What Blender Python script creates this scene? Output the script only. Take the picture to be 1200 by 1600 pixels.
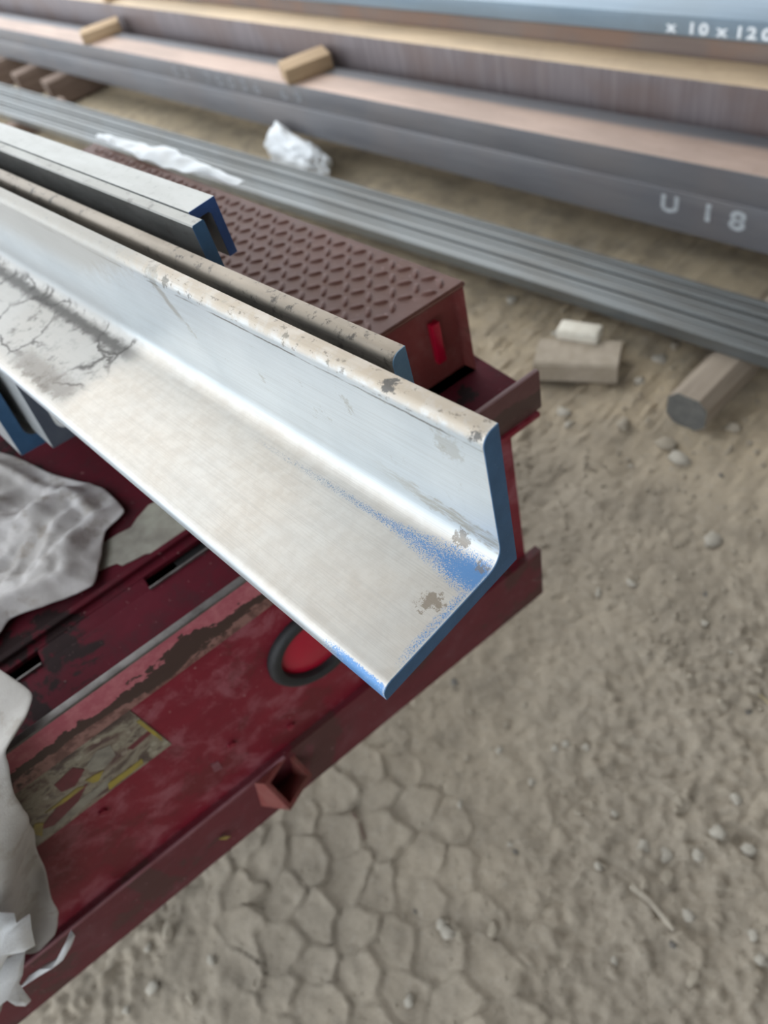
import bpy, bmesh, math, random
import numpy as np
from mathutils import Matrix, Vector, noise as mnoise

random.seed(7)
rng = np.random.default_rng(7)
scene = bpy.context.scene
for o in list(bpy.data.objects):
    bpy.data.objects.remove(o)
COL = scene.collection
H = 1.30                      # eye height; heights below are written relative to the eye, z = H + value

# ------------------------------------------------------------------ camera
cd = bpy.data.cameras.new('camera')
cam = bpy.data.objects.new('camera', cd)
COL.objects.link(cam)
R = np.array([[0.6969, 0.4448, -0.5626], [0.6824, -0.6525, 0.3294], [-0.2206, -0.6135, -0.7583]])
mw = Matrix.Identity(4)
for r in range(3):
    mw[r][0] = R[r][0]; mw[r][1] = -R[r][1]; mw[r][2] = -R[r][2]
mw[2][3] = H
cam.matrix_world = mw
cd.sensor_fit = 'VERTICAL'
cd.sensor_height = 36.0
cd.sensor_width = 27.0
cd.lens = 36.0 * 1100.0 / 1600.0
cd.clip_start = 0.02
cd.clip_end = 200
cd.dof.use_dof = True
cd.dof.focus_distance = 0.385
cd.dof.aperture_fstop = 6.6
scene.camera = cam

# ------------------------------------------------------------------ world and light
w = bpy.data.worlds.new('overcast_sky')
scene.world = w
w.use_nodes = True
bg = w.node_tree.nodes['Background']
bg.inputs[0].default_value = (0.87, 0.94, 1.0, 1)
bg.inputs[1].default_value = 2.7
sd = bpy.data.lights.new('hazy_sun', 'SUN')
sd.energy = 1.2
sd.angle = math.radians(50)
sd.color = (1.0, 0.93, 0.82)
so = bpy.data.objects.new('hazy_sun', sd)
COL.objects.link(so)
so.rotation_euler = Vector((0.45, -0.25, -0.85)).to_track_quat('-Z', 'Y').to_euler()
vs = scene.view_settings
vs.view_transform = 'Standard'
vs.look = 'None'
vs.gamma = 1
vs.use_curve_mapping = False
vs.exposure = 0.0

# ------------------------------------------------------------------ node helper
class NT:
    def __init__(s, name):
        s.m = bpy.data.materials.new(name); s.m.use_nodes = True
        s.t = s.m.node_tree; s.b = s.t.nodes['Principled BSDF']
        s.tc = s.t.nodes.new('ShaderNodeTexCoord')
        s.obj = s.tc.outputs['Object']
    def n(s, kind, **kw):
        nd = s.t.nodes.new(kind)
        for k, v in kw.items(): setattr(nd, k, v)
        return nd
    def l(s, a, b):
        s.t.links.new(a, b)
    def put(s, sock, v):
        if isinstance(v, bpy.types.NodeSocket): s.l(v, sock)
        elif v is not None:
            if isinstance(v, (tuple, list)) and len(v) == 3 and sock.type == 'RGBA': v = (*v, 1)
            sock.default_value = v
    def math(s, op, a, b=None, c=None, clamp=False):
        nd = s.n('ShaderNodeMath', operation=op, use_clamp=clamp)
        for i, v in enumerate((a, b, c)):
            if v is not None: s.put(nd.inputs[i], v)
        return nd.outputs[0]
    def mapping(s, scale=(1, 1, 1), loc=(0, 0, 0), rot=(0, 0, 0), src=None):
        nd = s.n('ShaderNodeMapping')
        s.l(src or s.obj, nd.inputs[0])
        nd.inputs[1].default_value = loc; nd.inputs[2].default_value = rot; nd.inputs[3].default_value = scale
        return nd.outputs[0]
    def noise(s, scale, detail=4, rough=.55, src=None, dist=0, col=False):
        nd = s.n('ShaderNodeTexNoise')
        s.l(src or s.obj, nd.inputs['Vector'])
        nd.inputs['Scale'].default_value = scale; nd.inputs['Detail'].default_value = detail
        nd.inputs['Roughness'].default_value = rough; nd.inputs['Distortion'].default_value = dist
        return nd.outputs['Color' if col else 'Fac']
    def voro(s, scale, feature='F1', src=None):
        nd = s.n('ShaderNodeTexVoronoi', feature=feature)
        s.l(src or s.obj, nd.inputs['Vector']); nd.inputs['Scale'].default_value = scale
        return nd.outputs['Distance']
    def xyz(s, src=None):
        nd = s.n('ShaderNodeSeparateXYZ'); s.l(src or s.obj, nd.inputs[0]); return nd.outputs
    def ss(s, v, a, b):
        nd = s.n('ShaderNodeMapRange', interpolation_type='SMOOTHSTEP')
        s.put(nd.inputs[0], v); nd.inputs[1].default_value = a; nd.inputs[2].default_value = b
        return nd.outputs[0]
    def box(s, v, a0, a1, b1, b0):                       # 0 -> 1 -> 0 plateau
        return s.math('MULTIPLY', s.ss(v, a0, a1), s.ss(v, b0, b1))
    def mul(s, *v):
        r = v[0]
        for q in v[1:]: r = s.math('MULTIPLY', r, q)
        return r
    def mix(s, f, a, b):
        nd = s.n('ShaderNodeMix', data_type='RGBA')
        s.put(nd.inputs[0], f); s.put(nd.inputs[6], a); s.put(nd.inputs[7], b)
        return nd.outputs[2]
    def ramp(s, f, *stops):
        nd = s.n('ShaderNodeValToRGB'); cr = nd.color_ramp
        while len(cr.elements) < len(stops): cr.elements.new(.5)
        for e, (p, c) in zip(cr.elements, stops):
            e.position = p; e.color = (*c, 1)
        s.l(f, nd.inputs[0]); return nd.outputs[0]
    def bump(s, h, strength=.3, dist=.002):
        nd = s.n('ShaderNodeBump'); nd.inputs['Strength'].default_value = strength
        nd.inputs['Distance'].default_value = dist; s.l(h, nd.inputs['Height'])
        s.l(nd.outputs[0], s.b.inputs['Normal'])
    def done(s, color=None, rough=.6, metal=0., spec=None):
        if color is not None: s.put(s.b.inputs['Base Color'], color)
        s.put(s.b.inputs['Roughness'], rough); s.put(s.b.inputs['Metallic'], metal)
        if spec is not None: s.b.inputs['Specular IOR Level'].default_value = spec
        return s.m

def srgb(r, g, b):
    f = lambda c: (c / 255 / 12.92) if c / 255 <= .04045 else ((c / 255 + .055) / 1.055) ** 2.4
    return (f(r), f(g), f(b))

def simple(name, c1, c2, scale=20, rough=.7, metal=0, bump=0, stretch=(1, 1, 1), dist=.002):
    s = NT(name)
    mp = s.mapping(scale=stretch)
    f = s.noise(scale, 5, .6, src=mp)
    if bump: s.bump(f, bump, dist)
    return s.done(s.mix(s.ss(f, .3, .7), c1, c2), rough, metal)

M = {}
# --- silver bar steel (the main angle bar) : local x = 0 at the cut end, y = 0 at the heel, z = 0 at the underside
def mat_silver():
    s = NT('silver_bar_steel')
    x, y, z = s.xyz()
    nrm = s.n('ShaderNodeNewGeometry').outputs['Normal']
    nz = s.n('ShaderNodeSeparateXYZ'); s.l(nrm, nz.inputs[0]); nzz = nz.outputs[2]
    brush = s.noise(60, 3, .6, src=s.mapping(scale=(.22, 26, 26)))
    cloud = s.noise(14, 4, .55)
    fine = s.noise(1450, 2, .7)
    mid = s.noise(95, 4, .65)
    c = s.mix(s.ss(cloud, .3, .7), (.53, .575, .60), (.61, .65, .67))
    # mostly warm reflection painted as a tan tint on faces that look up
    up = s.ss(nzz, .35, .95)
    dust = s.mul(up, s.math('MULTIPLY_ADD', s.ss(cloud, .2, .75), .28, .68))  # tan tint, mostly painted warm reflection
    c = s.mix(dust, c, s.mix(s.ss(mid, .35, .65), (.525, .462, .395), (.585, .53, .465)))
    c = s.mix(s.mul(s.ss(brush, .44, .66), .18), c, (.33, .315, .295))
    # warm tan crown of the upright leg
    crown = s.mul(s.ss(z, .0935, .0972), s.math('MULTIPLY_ADD', s.ss(mid, .36, .56), .6, .4))
    c = s.mix(s.mul(crown, .62), c, (.40, .30, .195))
    c = s.mix(s.mul(s.ss(z, .0925, .095), s.ss(s.noise(230, 4, .7, src=s.mapping(scale=(.6, 1, 1))), .585, .64), .6), c, (.12, .10, .08))
    # thin dark scratch line under the crown
    wob = s.math('MULTIPLY_ADD', s.math('SUBTRACT', mid, .5), .0016, z)
    line = s.mul(s.box(wob, .0908, .0914, .0920, .0927), s.ss(s.noise(55, 3, .6, src=s.mapping(scale=(.5, 4, 4))), .42, .55))
    c = s.mix(s.mul(line, .8), c, (.10, .09, .075))
    # grey weathered streaks low on the upright leg, towards the end
    wz = s.math('MULTIPLY_ADD', s.math('SUBTRACT', mid, .5), .014, z)
    wz2 = s.math('MULTIPLY_ADD', x, .10, wz)
    streak = s.mul(s.box(wz2, .0160, .0190, .0275, .0300), s.ss(x, -.105, -.03), s.ss(y, -.016, -.0125),
                   s.ss(s.noise(240, 5, .75, src=s.mapping(scale=(.22, 1.6, 1.6))), .38, .56))
    c = s.mix(s.mul(streak, .85), c, (.36, .335, .28))
    # speckled scuffs over the upright face
    scuff = s.mul(s.ss(s.noise(70, 6, .75), .60, .68), s.ss(z, .03, .06), s.ss(y, -.02, -.0108))
    c = s.mix(s.mul(scuff, .5), c, (.33, .31, .26))
    # dribbles
    dx = s.math('MULTIPLY_ADD', s.math('SUBTRACT', z, .085), .55, s.math('ADD', x, .2655))
    drib = s.mul(s.box(s.math('MULTIPLY_ADD', s.math('SUBTRACT', mid, .5), .012, dx), -.007, -.002, .001, .006),
                 s.box(z, .064, .074, .088, .0935), s.ss(y, -.016, -.0125))
    c = s.mix(s.mul(drib, .6), c, (.28, .25, .20))
    # dull grime film, left part of the upright leg
    film = s.mul(s.ss(s.math('MULTIPLY_ADD', s.math('SUBTRACT', z, .075), -2.6, s.math('ADD', x, s.math('MULTIPLY', mid, .09))), -.27, -.345), s.ss(z, .04, .078))
    c = s.mix(s.mul(film, .80), c, (.34, .32, .285))
    dark_reflection = s.mul(s.ss(s.math('ADD', x, s.math('MULTIPLY', mid, .06)), -.30, -.40), s.ss(z, .062, .024), s.ss(z, .0115, .014))  # dark reflection near the fillet, painted in as a greyer tone
    c = s.mix(s.mul(dark_reflection, .6), c, (.27, .262, .25))
    # cracked dark grime on the flat leg beyond the clean stretch
    wv = s.n('ShaderNodeVectorMath', operation='MULTIPLY_ADD')
    s.l(s.noise(30, 4, .6, col=True), wv.inputs[0]); wv.inputs[1].default_value = (.05, .05, 0); s.l(s.obj, wv.inputs[2])
    warp = s.mapping(scale=(.8, 1, .0), src=wv.outputs[0])
    crack = s.voro(22, 'DISTANCE_TO_EDGE', src=warp)
    soil = s.mul(s.ss(s.math('ADD', x, s.math('MULTIPLY', cloud, .06)), -.305, -.345), s.ss(y, -.0985, -.085), s.ss(z, .016, .0125))
    c = s.mix(s.mul(soil, .62), c, (.42, .405, .38))
    c = s.mix(s.mul(soil, s.ss(crack, .06, .0), s.ss(s.noise(18, 3), .40, .55), .9), c, (.045, .035, .028))
    c = s.mix(s.mul(soil, s.ss(mid, .48, .68), s.ss(cloud, .40, .58), .75), c, (.10, .085, .07))
    gut = s.mul(s.ss(s.math('ADD', x, s.math('MULTIPLY', cloud, .04)), -.315, -.36),
                s.box(s.math('MULTIPLY_ADD', s.math('SUBTRACT', mid, .5), .016, y), -.036, -.029, -.025, -.017), s.ss(z, .022, .012))
    c = s.mix(s.mul(gut, .85), c, (.045, .037, .03))
    smear = s.mul(s.box(x, -.47, -.44, -.37, -.35), s.box(s.math('MULTIPLY_ADD', s.math('SUBTRACT', mid, .5), .03, y), -.094, -.088, -.078, -.066), s.ss(z, .016, .0125))
    c = s.mix(s.mul(smear, .55), c, (.14, .105, .075))
    # blue paint overspray
    wide = s.math('MULTIPLY_ADD', s.ss(x, -.08, -.002), .0065, .0023)
    yc = s.math('ABSOLUTE', s.math('ADD', y, s.math('MULTIPLY_ADD', x, -.012, .0258)))
    fall = s.ss(s.math('DIVIDE', yc, wide), 1.75, .05)
    along = s.math('ADD', s.mul(s.ss(x, -.24, -.02), .72), s.mul(s.ss(x, -.035, -.006), .75))
    dens = s.mul(fall, along, s.ss(z, .0155, .012))
    strip = s.mul(s.ss(x, -.0085, -.0025), s.ss(y, -.094, -.070), .52, s.ss(z, .0155, .012))
    toe = s.mul(s.ss(x, -.05, -.022), s.ss(y, -.0962, -.0985))
    dens = s.math('MAXIMUM', dens, s.math('MAXIMUM', strip, s.mul(toe, 1.3)))
    spray = s.ss(s.math('ADD', dens, s.mul(s.math('SUBTRACT', fine, .5), 4.2)), .38, .78)
    c = s.mix(s.mul(spray, s.ss(dens, .03, .2), .9), c, s.mix(s.ss(x, -.13, -.03), (.16, .22, .31), (.06, .215, .48)))
    # chipped dark flecks and dirt blots
    def blot(px, py, r, amt, colr, zlo=None):
        dd = s.n('ShaderNodeVectorMath', operation='DISTANCE'); s.l(s.obj, dd.inputs[0]); dd.inputs[1].default_value = (px, py, zlo)
        q = s.math('MULTIPLY_ADD', s.math('SUBTRACT', s.noise(260, 6, .75), .5), r * 4.6, dd.outputs['Value'])
        return s.mix(s.mul(s.ss(q, r, r * .82), amt), c, colr)
    for (px, py, pz, r, a, k) in ((-.0587, -.0055, .0985, .0042, .9, (.07, .065, .06)), (-.005, -.0075, .0965, .0034, .9, (.08, .075, .07)),
                                  (-.255, -.008, .096, .004, .8, (.14, .13, .11)), (-.228, -.009, .0955, .0026, .8, (.12, .11, .1)),
                                  (-.272, -.0085, .096, .007, .45, (.2, .19, .16)), (-.0135, -.050, .0105, .0060, .8, (.24, .19, .14)),
                                  (-.024, -.0155, .0165, .0055, .75, (.17, .14, .11)), (-.0055, -.020, .0125, .0032, .75, (.2, .17, .14)),
                                  (-.135, -.0075, .097, .003, .7, (.16, .14, .11)), (-.10, -.008, .0965, .0022, .7, (.16, .14, .11)),
                                  (-.0225, -.0105, .083, .008, .4, (.34, .32, .27))):
        c = blot(px, py, r, a, k, pz)
    rim = s.mul(s.ss(x, -.0022, -.0008), s.ss(fine, .38, .55))
    c = s.mix(s.mul(rim, .75), c, (.60, .575, .53))
    s.bump(s.math('ADD', brush, s.mul(mid, .5)), .10, .0012)
    grime = s.math('MAXIMUM', s.math('MAXIMUM', film, dark_reflection), s.math('MAXIMUM', s.mul(soil, .85), s.mul(crown, .8)))  # grime masks together with the painted dark reflection
    rough = s.math('MULTIPLY_ADD', brush, .16, .30)
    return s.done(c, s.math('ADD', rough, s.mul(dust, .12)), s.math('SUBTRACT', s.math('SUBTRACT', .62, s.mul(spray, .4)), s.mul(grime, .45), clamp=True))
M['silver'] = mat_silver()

def mat_old_silver(name, base, dark, topc, amt):
    s = NT(name)
    nrm = s.n('ShaderNodeNewGeometry').outputs['Normal']
    nz = s.n('ShaderNodeSeparateXYZ'); s.l(nrm, nz.inputs[0])
    up = s.ss(nz.outputs[2], .3, .95)
    a = s.noise(30, 5, .65, src=s.mapping(scale=(.5, 2, 2)))
    b = s.noise(110, 4, .7)
    c = s.mix(s.ss(a, .35, .7), base, dark)
    c = s.mix(s.mul(up, .75), c, topc)  # upward faces get a separate tone
    c = s.mix(s.mul(s.ss(b, .54, .66), s.ss(a, .35, .55), amt), c, (.06, .05, .042))
    s.bump(b, .12, .001)
    return s.done(c, s.math('MULTIPLY_ADD', a, .25, .32), .5)
M['silver_dirty'] = mat_old_silver('weathered_bar_steel', (.26, .22, .18), (.11, .095, .08), (.33, .275, .215), .85)
M['silver_grey'] = mat_old_silver('grey_faced_bar_steel', (.13, .13, .125), (.085, .085, .08), (.37, .355, .32), .45)
M['silver_pale'] = mat_old_silver('pale_bar_steel', (.40, .415, .415), (.33, .34, .34), (.385, .37, .34), .15)

def mat_blue(name, c1, c2):
    s = NT(name)
    f = s.noise(600, 3, .7); g = s.noise(60, 4, .6)
    c = s.mix(s.ss(g, .35, .7), c1, c2)
    c = s.mix(s.mul(s.ss(f, .62, .72), .35), c, (.16, .27, .38))
    s.bump(f, .15, .0006)
    return s.done(c, .55)
M['blue'] = mat_blue('shaded_blue_end_paint', (.024, .080, .165), (.034, .10, .20))  # same paint as the overspray, darkened for the shaded cut ends
M['blue_pale'] = mat_blue('worn_blue_end_paint', (.07, .15, .24), (.10, .19, .28))
M['blue_deep'] = mat_blue('deep_blue_end_paint', (.018, .062, .21), (.025, .08, .26))
M['slate'] = mat_blue('slate_end_paint', (.075, .095, .125), (.10, .12, .15))

def mat_red(name, red, faded, rust, famt=.5, ramt=.5, r0=.42, spec=.35):
    s = NT(name)
    a = s.noise(9, 6, .62, dist=.4); b = s.noise(26, 6, .7, dist=.3); d = s.noise(140, 3, .6)
    c = s.mix(s.ss(a, .35, .6), red, tuple(q * .8 for q in red))
    c = s.mix(s.mul(s.ss(b, .45, .70), famt), c, faded)
    c = s.mix(s.mul(s.ss(s.math('ADD', a, s.mul(d, .12)), .60, .64), ramt), c, rust)
    c = s.mix(s.mul(s.ss(d, .66, .74), .5), c, (.36, .20, .20))
    s.bump(s.math('ADD', b, s.mul(d, .3)), .25, .002)
    return s.done(c, s.math('MULTIPLY_ADD', b, .3, r0), spec=spec)
M['red'] = mat_red('faded_red_paint', (.20, .009, .023), (.30, .095, .115), (.08, .02, .016), .8, .3)
M['red_dark'] = mat_red('grimy_red_paint', (.115, .012, .021), (.14, .05, .058), (.05, .025, .02), .55, .6)
M['red_deck'] = mat_red('oily_red_deck_paint', (.085, .006, .014), (.045, .015, .018), (.014, .008, .008), .7, .95, .65, .15)
M['red_box'] = mat_red('brownish_red_paint', (.22, .05, .045), (.27, .11, .095), (.13, .055, .04), .6, .6)
M['red_tread'] = mat_red('trodden_red_brown_paint', (.15, .062, .047), (.205, .112, .088), (.14, .06, .04), .65, .6)

def mat_rail():                                   # top rail: pink paint above, rust below, local z measured from the rail's own centre
    s = NT('pink_and_rust_rail_paint')
    x, y, z = s.xyz()
    a = s.noise(24, 6, .68, src=s.mapping(scale=(1, .45, 1)), dist=.3); d = s.noise(90, 4, .65)
    edge = s.math('ADD', z, s.math('ADD', s.mul(s.math('SUBTRACT', a, .5), .075), s.mul(s.math('SUBTRACT', d, .5), .016)))
    c = s.mix(s.ss(edge, .003, .0045), (.045, .020, .016), s.mix(s.ss(d, .35, .7), (.34, .075, .10), (.42, .13, .15)))
    c = s.mix(s.mul(s.ss(edge, -.012, -.0145), .8), c, s.mix(s.ss(d, .4, .6), (.30, .15, .13), (.14, .06, .05)))
    c = s.mix(s.mul(s.ss(y, .36, .46), .85), c, (.07, .035, .03))
    s.bump(a, .3, .002)
    return s.done(c, .55)
M['rail'] = mat_rail()
M['chip_highlight'] = simple('pink_chip_and_highlight', (.24, .10, .12), (.15, .04, .05), 45, .6, stretch=(1, .5, 1))  # pink of the paint chip and of the painted fold highlight
M['bare'] = simple('worn_bare_steel', (.075, .065, .06), (.14, .125, .12), 60, .5, .3)
M['black'] = simple('black_rubber', (.010, .011, .013), (.018, .018, .02), 40, .6)
M['void'] = simple('underbody_and_recess_dark', (.012, .011, .012), (.02, .018, .018), 10, .9)  # near-black for the underbody and for shade painted into slots and pocket
M['lens'] = NT('red_lamp_lens').done((.36, .003, .024), .3)
M['tyre'] = simple('tyre_rubber', (.02, .02, .02), (.035, .033, .03), 30, .8)
M['cream'] = simple('bare_cream_patch', (.34, .33, .27), (.20, .18, .15), 28, .6, bump=.2)

def mat_sticker():
    s = NT('worn_printed_sticker')
    x, y, z = s.xyz()
    a = s.noise(34, 5, .65, src=s.mapping(scale=(1, .55, 1), rot=(.35, 0, 0)), dist=.5); b = s.noise(90, 4, .6); v = s.voro(60)
    c = s.ramp(a, (.32, (.04, .026, .024)), (.41, (.10, .07, .055)), (.49, (.27, .24, .18)), (.55, (.20, .16, .12)), (.62, (.09, .045, .04)))
    c = s.mix(s.mul(s.ss(b, .55, .68), .8), c, (.09, .06, .055))
    c = s.mix(s.mul(s.ss(v, .22, .16), .35), c, (.5, .46, .36))
    s.bump(b, .2, .001)
    return s.done(c, .5)
M['sticker'] = mat_sticker()
M['yellow'] = simple('yellow_print', (.34, .26, .035), (.22, .17, .05), 60, .5)
M['maroon'] = simple('maroon_print', (.10, .012, .018), (.14, .02, .03), 60, .5)
M['inkgrey'] = simple('grey_print', (.27, .25, .20), (.15, .13, .11), 70, .5)

def mat_cloth(name, c1, c2, stain):
    s = NT(name)
    a = s.noise(11, 5, .6); b = s.noise(45, 4, .6)
    wv = s.noise(900, 2, .5)
    c = s.mix(s.ss(a, .35, .65), c1, c2)
    c = s.mix(s.mul(s.ss(b, .52, .68), .55), c, stain)
    s.bump(s.math('ADD', b, s.mul(wv, .3)), .35, .003)
    return s.done(c, .9)
M['cloth'] = mat_cloth('soiled_canvas', (.52, .495, .49), (.37, .345, .33), (.22, .18, .14))
M['cloth_lt'] = mat_cloth('grey_canvas', (.42, .395, .37), (.33, .305, .28), (.25, .22, .18))
M['white'] = mat_cloth('torn_white_lining', (.80, .82, .85), (.72, .74, .77), (.6, .6, .62))
M['plastic'] = simple('white_plastic_film', (.62, .64, .66), (.74, .76, .78), 20, .35, bump=.25, dist=.01)

def mat_steel(name, c1, c2, rust, ramt, rough=.5, metal=.3, streak=(.25, 3, 3)):
    s = NT(name)
    a = s.noise(7, 5, .6, src=s.mapping(scale=streak)); b = s.noise(3.0, 4, .6)
    c = s.mix(s.ss(a, .3, .7), c1, c2)
    c = s.mix(s.mul(s.ss(b, .42, .62), ramt), c, rust)
    return s.done(c, rough, metal)
M['tube'] = mat_steel('grey_tube_steel', (.125, .133, .135), (.20, .21, .21), (.12, .11, .095), .4, .38, .5, (.2, 40, 40))
M['mill'] = mat_steel('mill_scale_steel', (.125, .125, .138), (.175, .172, .182), (.20, .165, .15), .25, .45, .35)
M['purple'] = mat_steel('purplish_mill_steel', (.14, .115, .12), (.20, .17, .175), (.15, .10, .085), .5, .5, .25, (6, 1, .25))
M['bluegrey'] = mat_steel('blue_grey_plate_steel', (.20, .275, .35), (.26, .335, .41), (.22, .27, .31), .4, .45, .25)
M['brownsteel'] = mat_steel('brown_rusted_steel', (.15, .11, .095), (.20, .15, .125), (.23, .125, .075), .55, .7, .1)

def mat_web(name, yb, dusty, scale):            # rust-dusted strip along the web, local y across it
    s = NT(name)
    x, y, z = s.xyz()
    nrm = s.n('ShaderNodeNewGeometry').outputs['Normal']
    nz = s.n('ShaderNodeSeparateXYZ'); s.l(nrm, nz.inputs[0])
    a = s.noise(3.0, 5, .6, src=s.mapping(scale=(.6, 3, 3))); b = s.noise(40, 4, .6)
    base = s.mix(s.ss(a, .3, .7), (.115, .118, .132), (.16, .16, .175))
    yy = s.math('ADD', y, s.mul(s.math('SUBTRACT', a, .5), .03))
    f = s.mul(s.ss(yy, yb, yb - .03), s.ss(nz.outputs[2], .5, .9))
    c = s.mix(f, base, s.mix(s.ss(a, .35, .65), dusty, tuple(q * .78 for q in dusty)))
    c = s.mix(s.mul(s.ss(b, .55, .7), .2), c, (.25, .16, .11))
    return s.done(c, .55, .25)
M['web_pink'] = mat_web('pink_rust_channel_steel', .128, (.43, .315, .26), 1)
M['web_orange'] = mat_web('orange_rust_channel_steel', .3, (.50, .375, .245), 1)

def mat_wood(name, c1, c2, rot=0):
    s = NT(name)
    a = s.noise(9, 5, .6, src=s.mapping(scale=(8, .6, 8)), dist=.4); b = s.noise(5, 3)
    c = s.mix(s.ss(a, .3, .7), c1, c2)
    s.bump(a, .3, .003)
    return s.done(s.mix(s.mul(b, .35), c, tuple(q * .6 for q in c1)), .8)
M['wood'] = mat_wood('raw_sawn_pine', (.34, .22, .12), (.47, .34, .21))
M['wood_grey'] = mat_wood('weathered_grey_timber', (.27, .215, .165), (.37, .305, .24))
M['wood_dark'] = mat_wood('dark_stained_timber', (.15, .10, .075), (.22, .155, .12))
M['wood_end'] = simple('grey_end_grain', (.10, .10, .095), (.15, .145, .135), 40, .9, bump=.3)
M['brick'] = simple('dusty_block', (.34, .285, .22), (.42, .355, .285), 30, .9, bump=.4)
M['offwhite'] = simple('offwhite_chalky_plaster', (.66, .61, .52), (.74, .70, .61), 40, .85, bump=.2)
M['chalk'] = simple('white_stencil_paint', (.27, .285, .30), (.44, .46, .48), 60, .8)
M['chalk_bright'] = simple('bright_white_stencil_paint', (.80, .86, .92), (.9, .93, .96), 60, .7)
M['chalk_faint'] = simple('faint_pale_stencil_paint', (.20, .21, .225), (.30, .31, .33), 60, .8)
M['straw'] = simple('dry_straw', (.42, .34, .2), (.5, .42, .27), 60, .8)
M['paletwig'] = simple('pale_dry_twig', (.32, .275, .22), (.42, .37, .30), 60, .85)
M['twig'] = simple('grey_twig', (.19, .155, .12), (.30, .25, .2), 60, .85)
M['peb'] = simple('pale_limestone_pebble', (.36, .325, .27), (.45, .41, .35), 40, .85, bump=.3)
M['peb2'] = simple('buff_pebble', (.30, .255, .20), (.38, .33, .26), 40, .9, bump=.3)
M['peb3'] = simple('dark_pebble', (.13, .12, .105), (.19, .17, .15), 40, .9, bump=.3)

def mat_ground():
    s = NT('dry_dirt')
    a = s.noise(1.6, 5, .6); b = s.noise(9, 6, .65); d = s.noise(55, 5, .7); e = s.noise(260, 3, .7)
    c = s.mix(s.ss(a, .35, .65), (.345, .297, .238), (.38, .322, .25))
    x, y, z = s.xyz()
    c = s.mix(s.mul(s.ss(y, .75, 1.5), .8), c, (.53, .42, .28))           # sandy tone brightened towards the stock piles, painting in stronger light
    c = s.mix(s.mul(s.ss(b, .40, .70), .6), c, (.225, .192, .152))
    c = s.mix(s.mul(s.ss(d, .52, .72), .55), c, (.40, .352, .29))
    c = s.mix(s.mul(s.ss(e, .52, .70), .5), c, (.17, .145, .115))
    s.bump(s.math('ADD', s.mul(d, .7), s.mul(e, .4)), .5, .006)
    return s.done(c, .95, spec=.2)
M['ground'] = mat_ground()
M['light_block_sheet'] = simple('light_block_corrugated_sheeting', (.13, .12, .11), (.17, .155, .14), 3, .6)

# ------------------------------------------------------------------ mesh helpers
def mesh(name, verts, faces, mat, parent=None, loc=(0, 0, 0), rotz=0, smooth=None):
    me = bpy.data.meshes.new(name)
    me.from_pydata([tuple(map(float, v)) for v in verts], [], [tuple(f) for f in faces])
    me.update()
    return link(name, me, mat, parent, loc, rotz, smooth)

def link(name, me, mat, parent=None, loc=(0, 0, 0), rotz=0, smooth=None):
    bm = bmesh.new(); bm.from_mesh(me)
    bmesh.ops.recalc_face_normals(bm, faces=bm.faces); bm.to_mesh(me); bm.free()
    if smooth is not None:
        for p in me.polygons: p.use_smooth = True
        me.set_sharp_from_angle(angle=math.radians(smooth))
    o = bpy.data.objects.new(name, me)
    COL.objects.link(o)
    if mat: me.materials.append(M[mat])
    o.parent = parent
    o.location = loc
    o.rotation_euler = (0, 0, rotz)
    return o

def from_bm(name, bm, mat, parent=None, loc=(0, 0, 0), rotz=0, smooth=None):
    me = bpy.data.meshes.new(name); bm.to_mesh(me); bm.free()
    return link(name, me, mat, parent, loc, rotz, smooth)

def tag(o, label=None, cat=None, group=None, kind=None):
    if label: o['label'] = label
    if cat: o['category'] = cat
    if group: o['group'] = group
    if kind: o['kind'] = kind
    return o

def empty(name, loc=(0, 0, 0), rotz=0):
    o = bpy.data.objects.new(name, None)
    o.empty_display_size = .05
    COL.objects.link(o); o.location = loc; o.rotation_euler = (0, 0, rotz)
    return o

def add_box(bm, x0, x1, y0, y1, z0, z1, bev=0):
    r = bmesh.ops.create_cube(bm, size=1)
    for v in r['verts']:
        v.co = Vector(((x0 + x1) / 2 + v.co.x * (x1 - x0), (y0 + y1) / 2 + v.co.y * (y1 - y0), (z0 + z1) / 2 + v.co.z * (z1 - z0)))
    if bev:
        es = list({e for v in r['verts'] for e in v.link_edges})
        bmesh.ops.bevel(bm, geom=es, offset=bev, segments=2, profile=.6, affect='EDGES')

def box(name, x0, x1, y0, y1, z0, z1, mat, parent=None, bev=.002, loc=(0, 0, 0), rotz=0):
    bm = bmesh.new(); add_box(bm, x0, x1, y0, y1, z0, z1, bev)
    return from_bm(name, bm, mat, parent, loc, rotz, smooth=40)

def extrude_x(prof, x0, x1):
    n = len(prof)
    v = [(x0, y, z) for y, z in prof] + [(x1, y, z) for y, z in prof]
    f = [tuple(range(n)), tuple(range(2 * n - 1, n - 1, -1))] + [(i, (i + 1) % n, n + (i + 1) % n, n + i) for i in range(n)]
    return v, f

def arc(cx, cy, r, a0, a1, n=7):
    return [(cx + r * math.cos(math.radians(a0 + (a1 - a0) * i / (n - 1))), cy + r * math.sin(math.radians(a0 + (a1 - a0) * i / (n - 1)))) for i in range(n)]

def angle_profile(L, t, rf, rt, mirror=False, inv=False, tilt=0, L2=None):
    L2 = L2 or L
    p = [(0, 0), (0, L)]
    p += arc(-t + rt, L - rt, rt, 90, 180, 6)                 # rounded toe, upright leg
    p += arc(-t - rf, t + rf, rf, 0, -90, 9)                  # inner fillet
    p += arc(-L2 + rt, t - rt, rt, 90, 180, 6)                # rounded toe, flat leg
    p += [(-L2, 0)]
    if mirror: p = [(-y, z) for y, z in p][::-1]
    if inv: p = [(y, -z) for y, z in p][::-1]
    c, s_ = math.cos(tilt), math.sin(tilt)
    return [(y * c - z * s_, y * s_ + z * c) for y, z in p]

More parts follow.
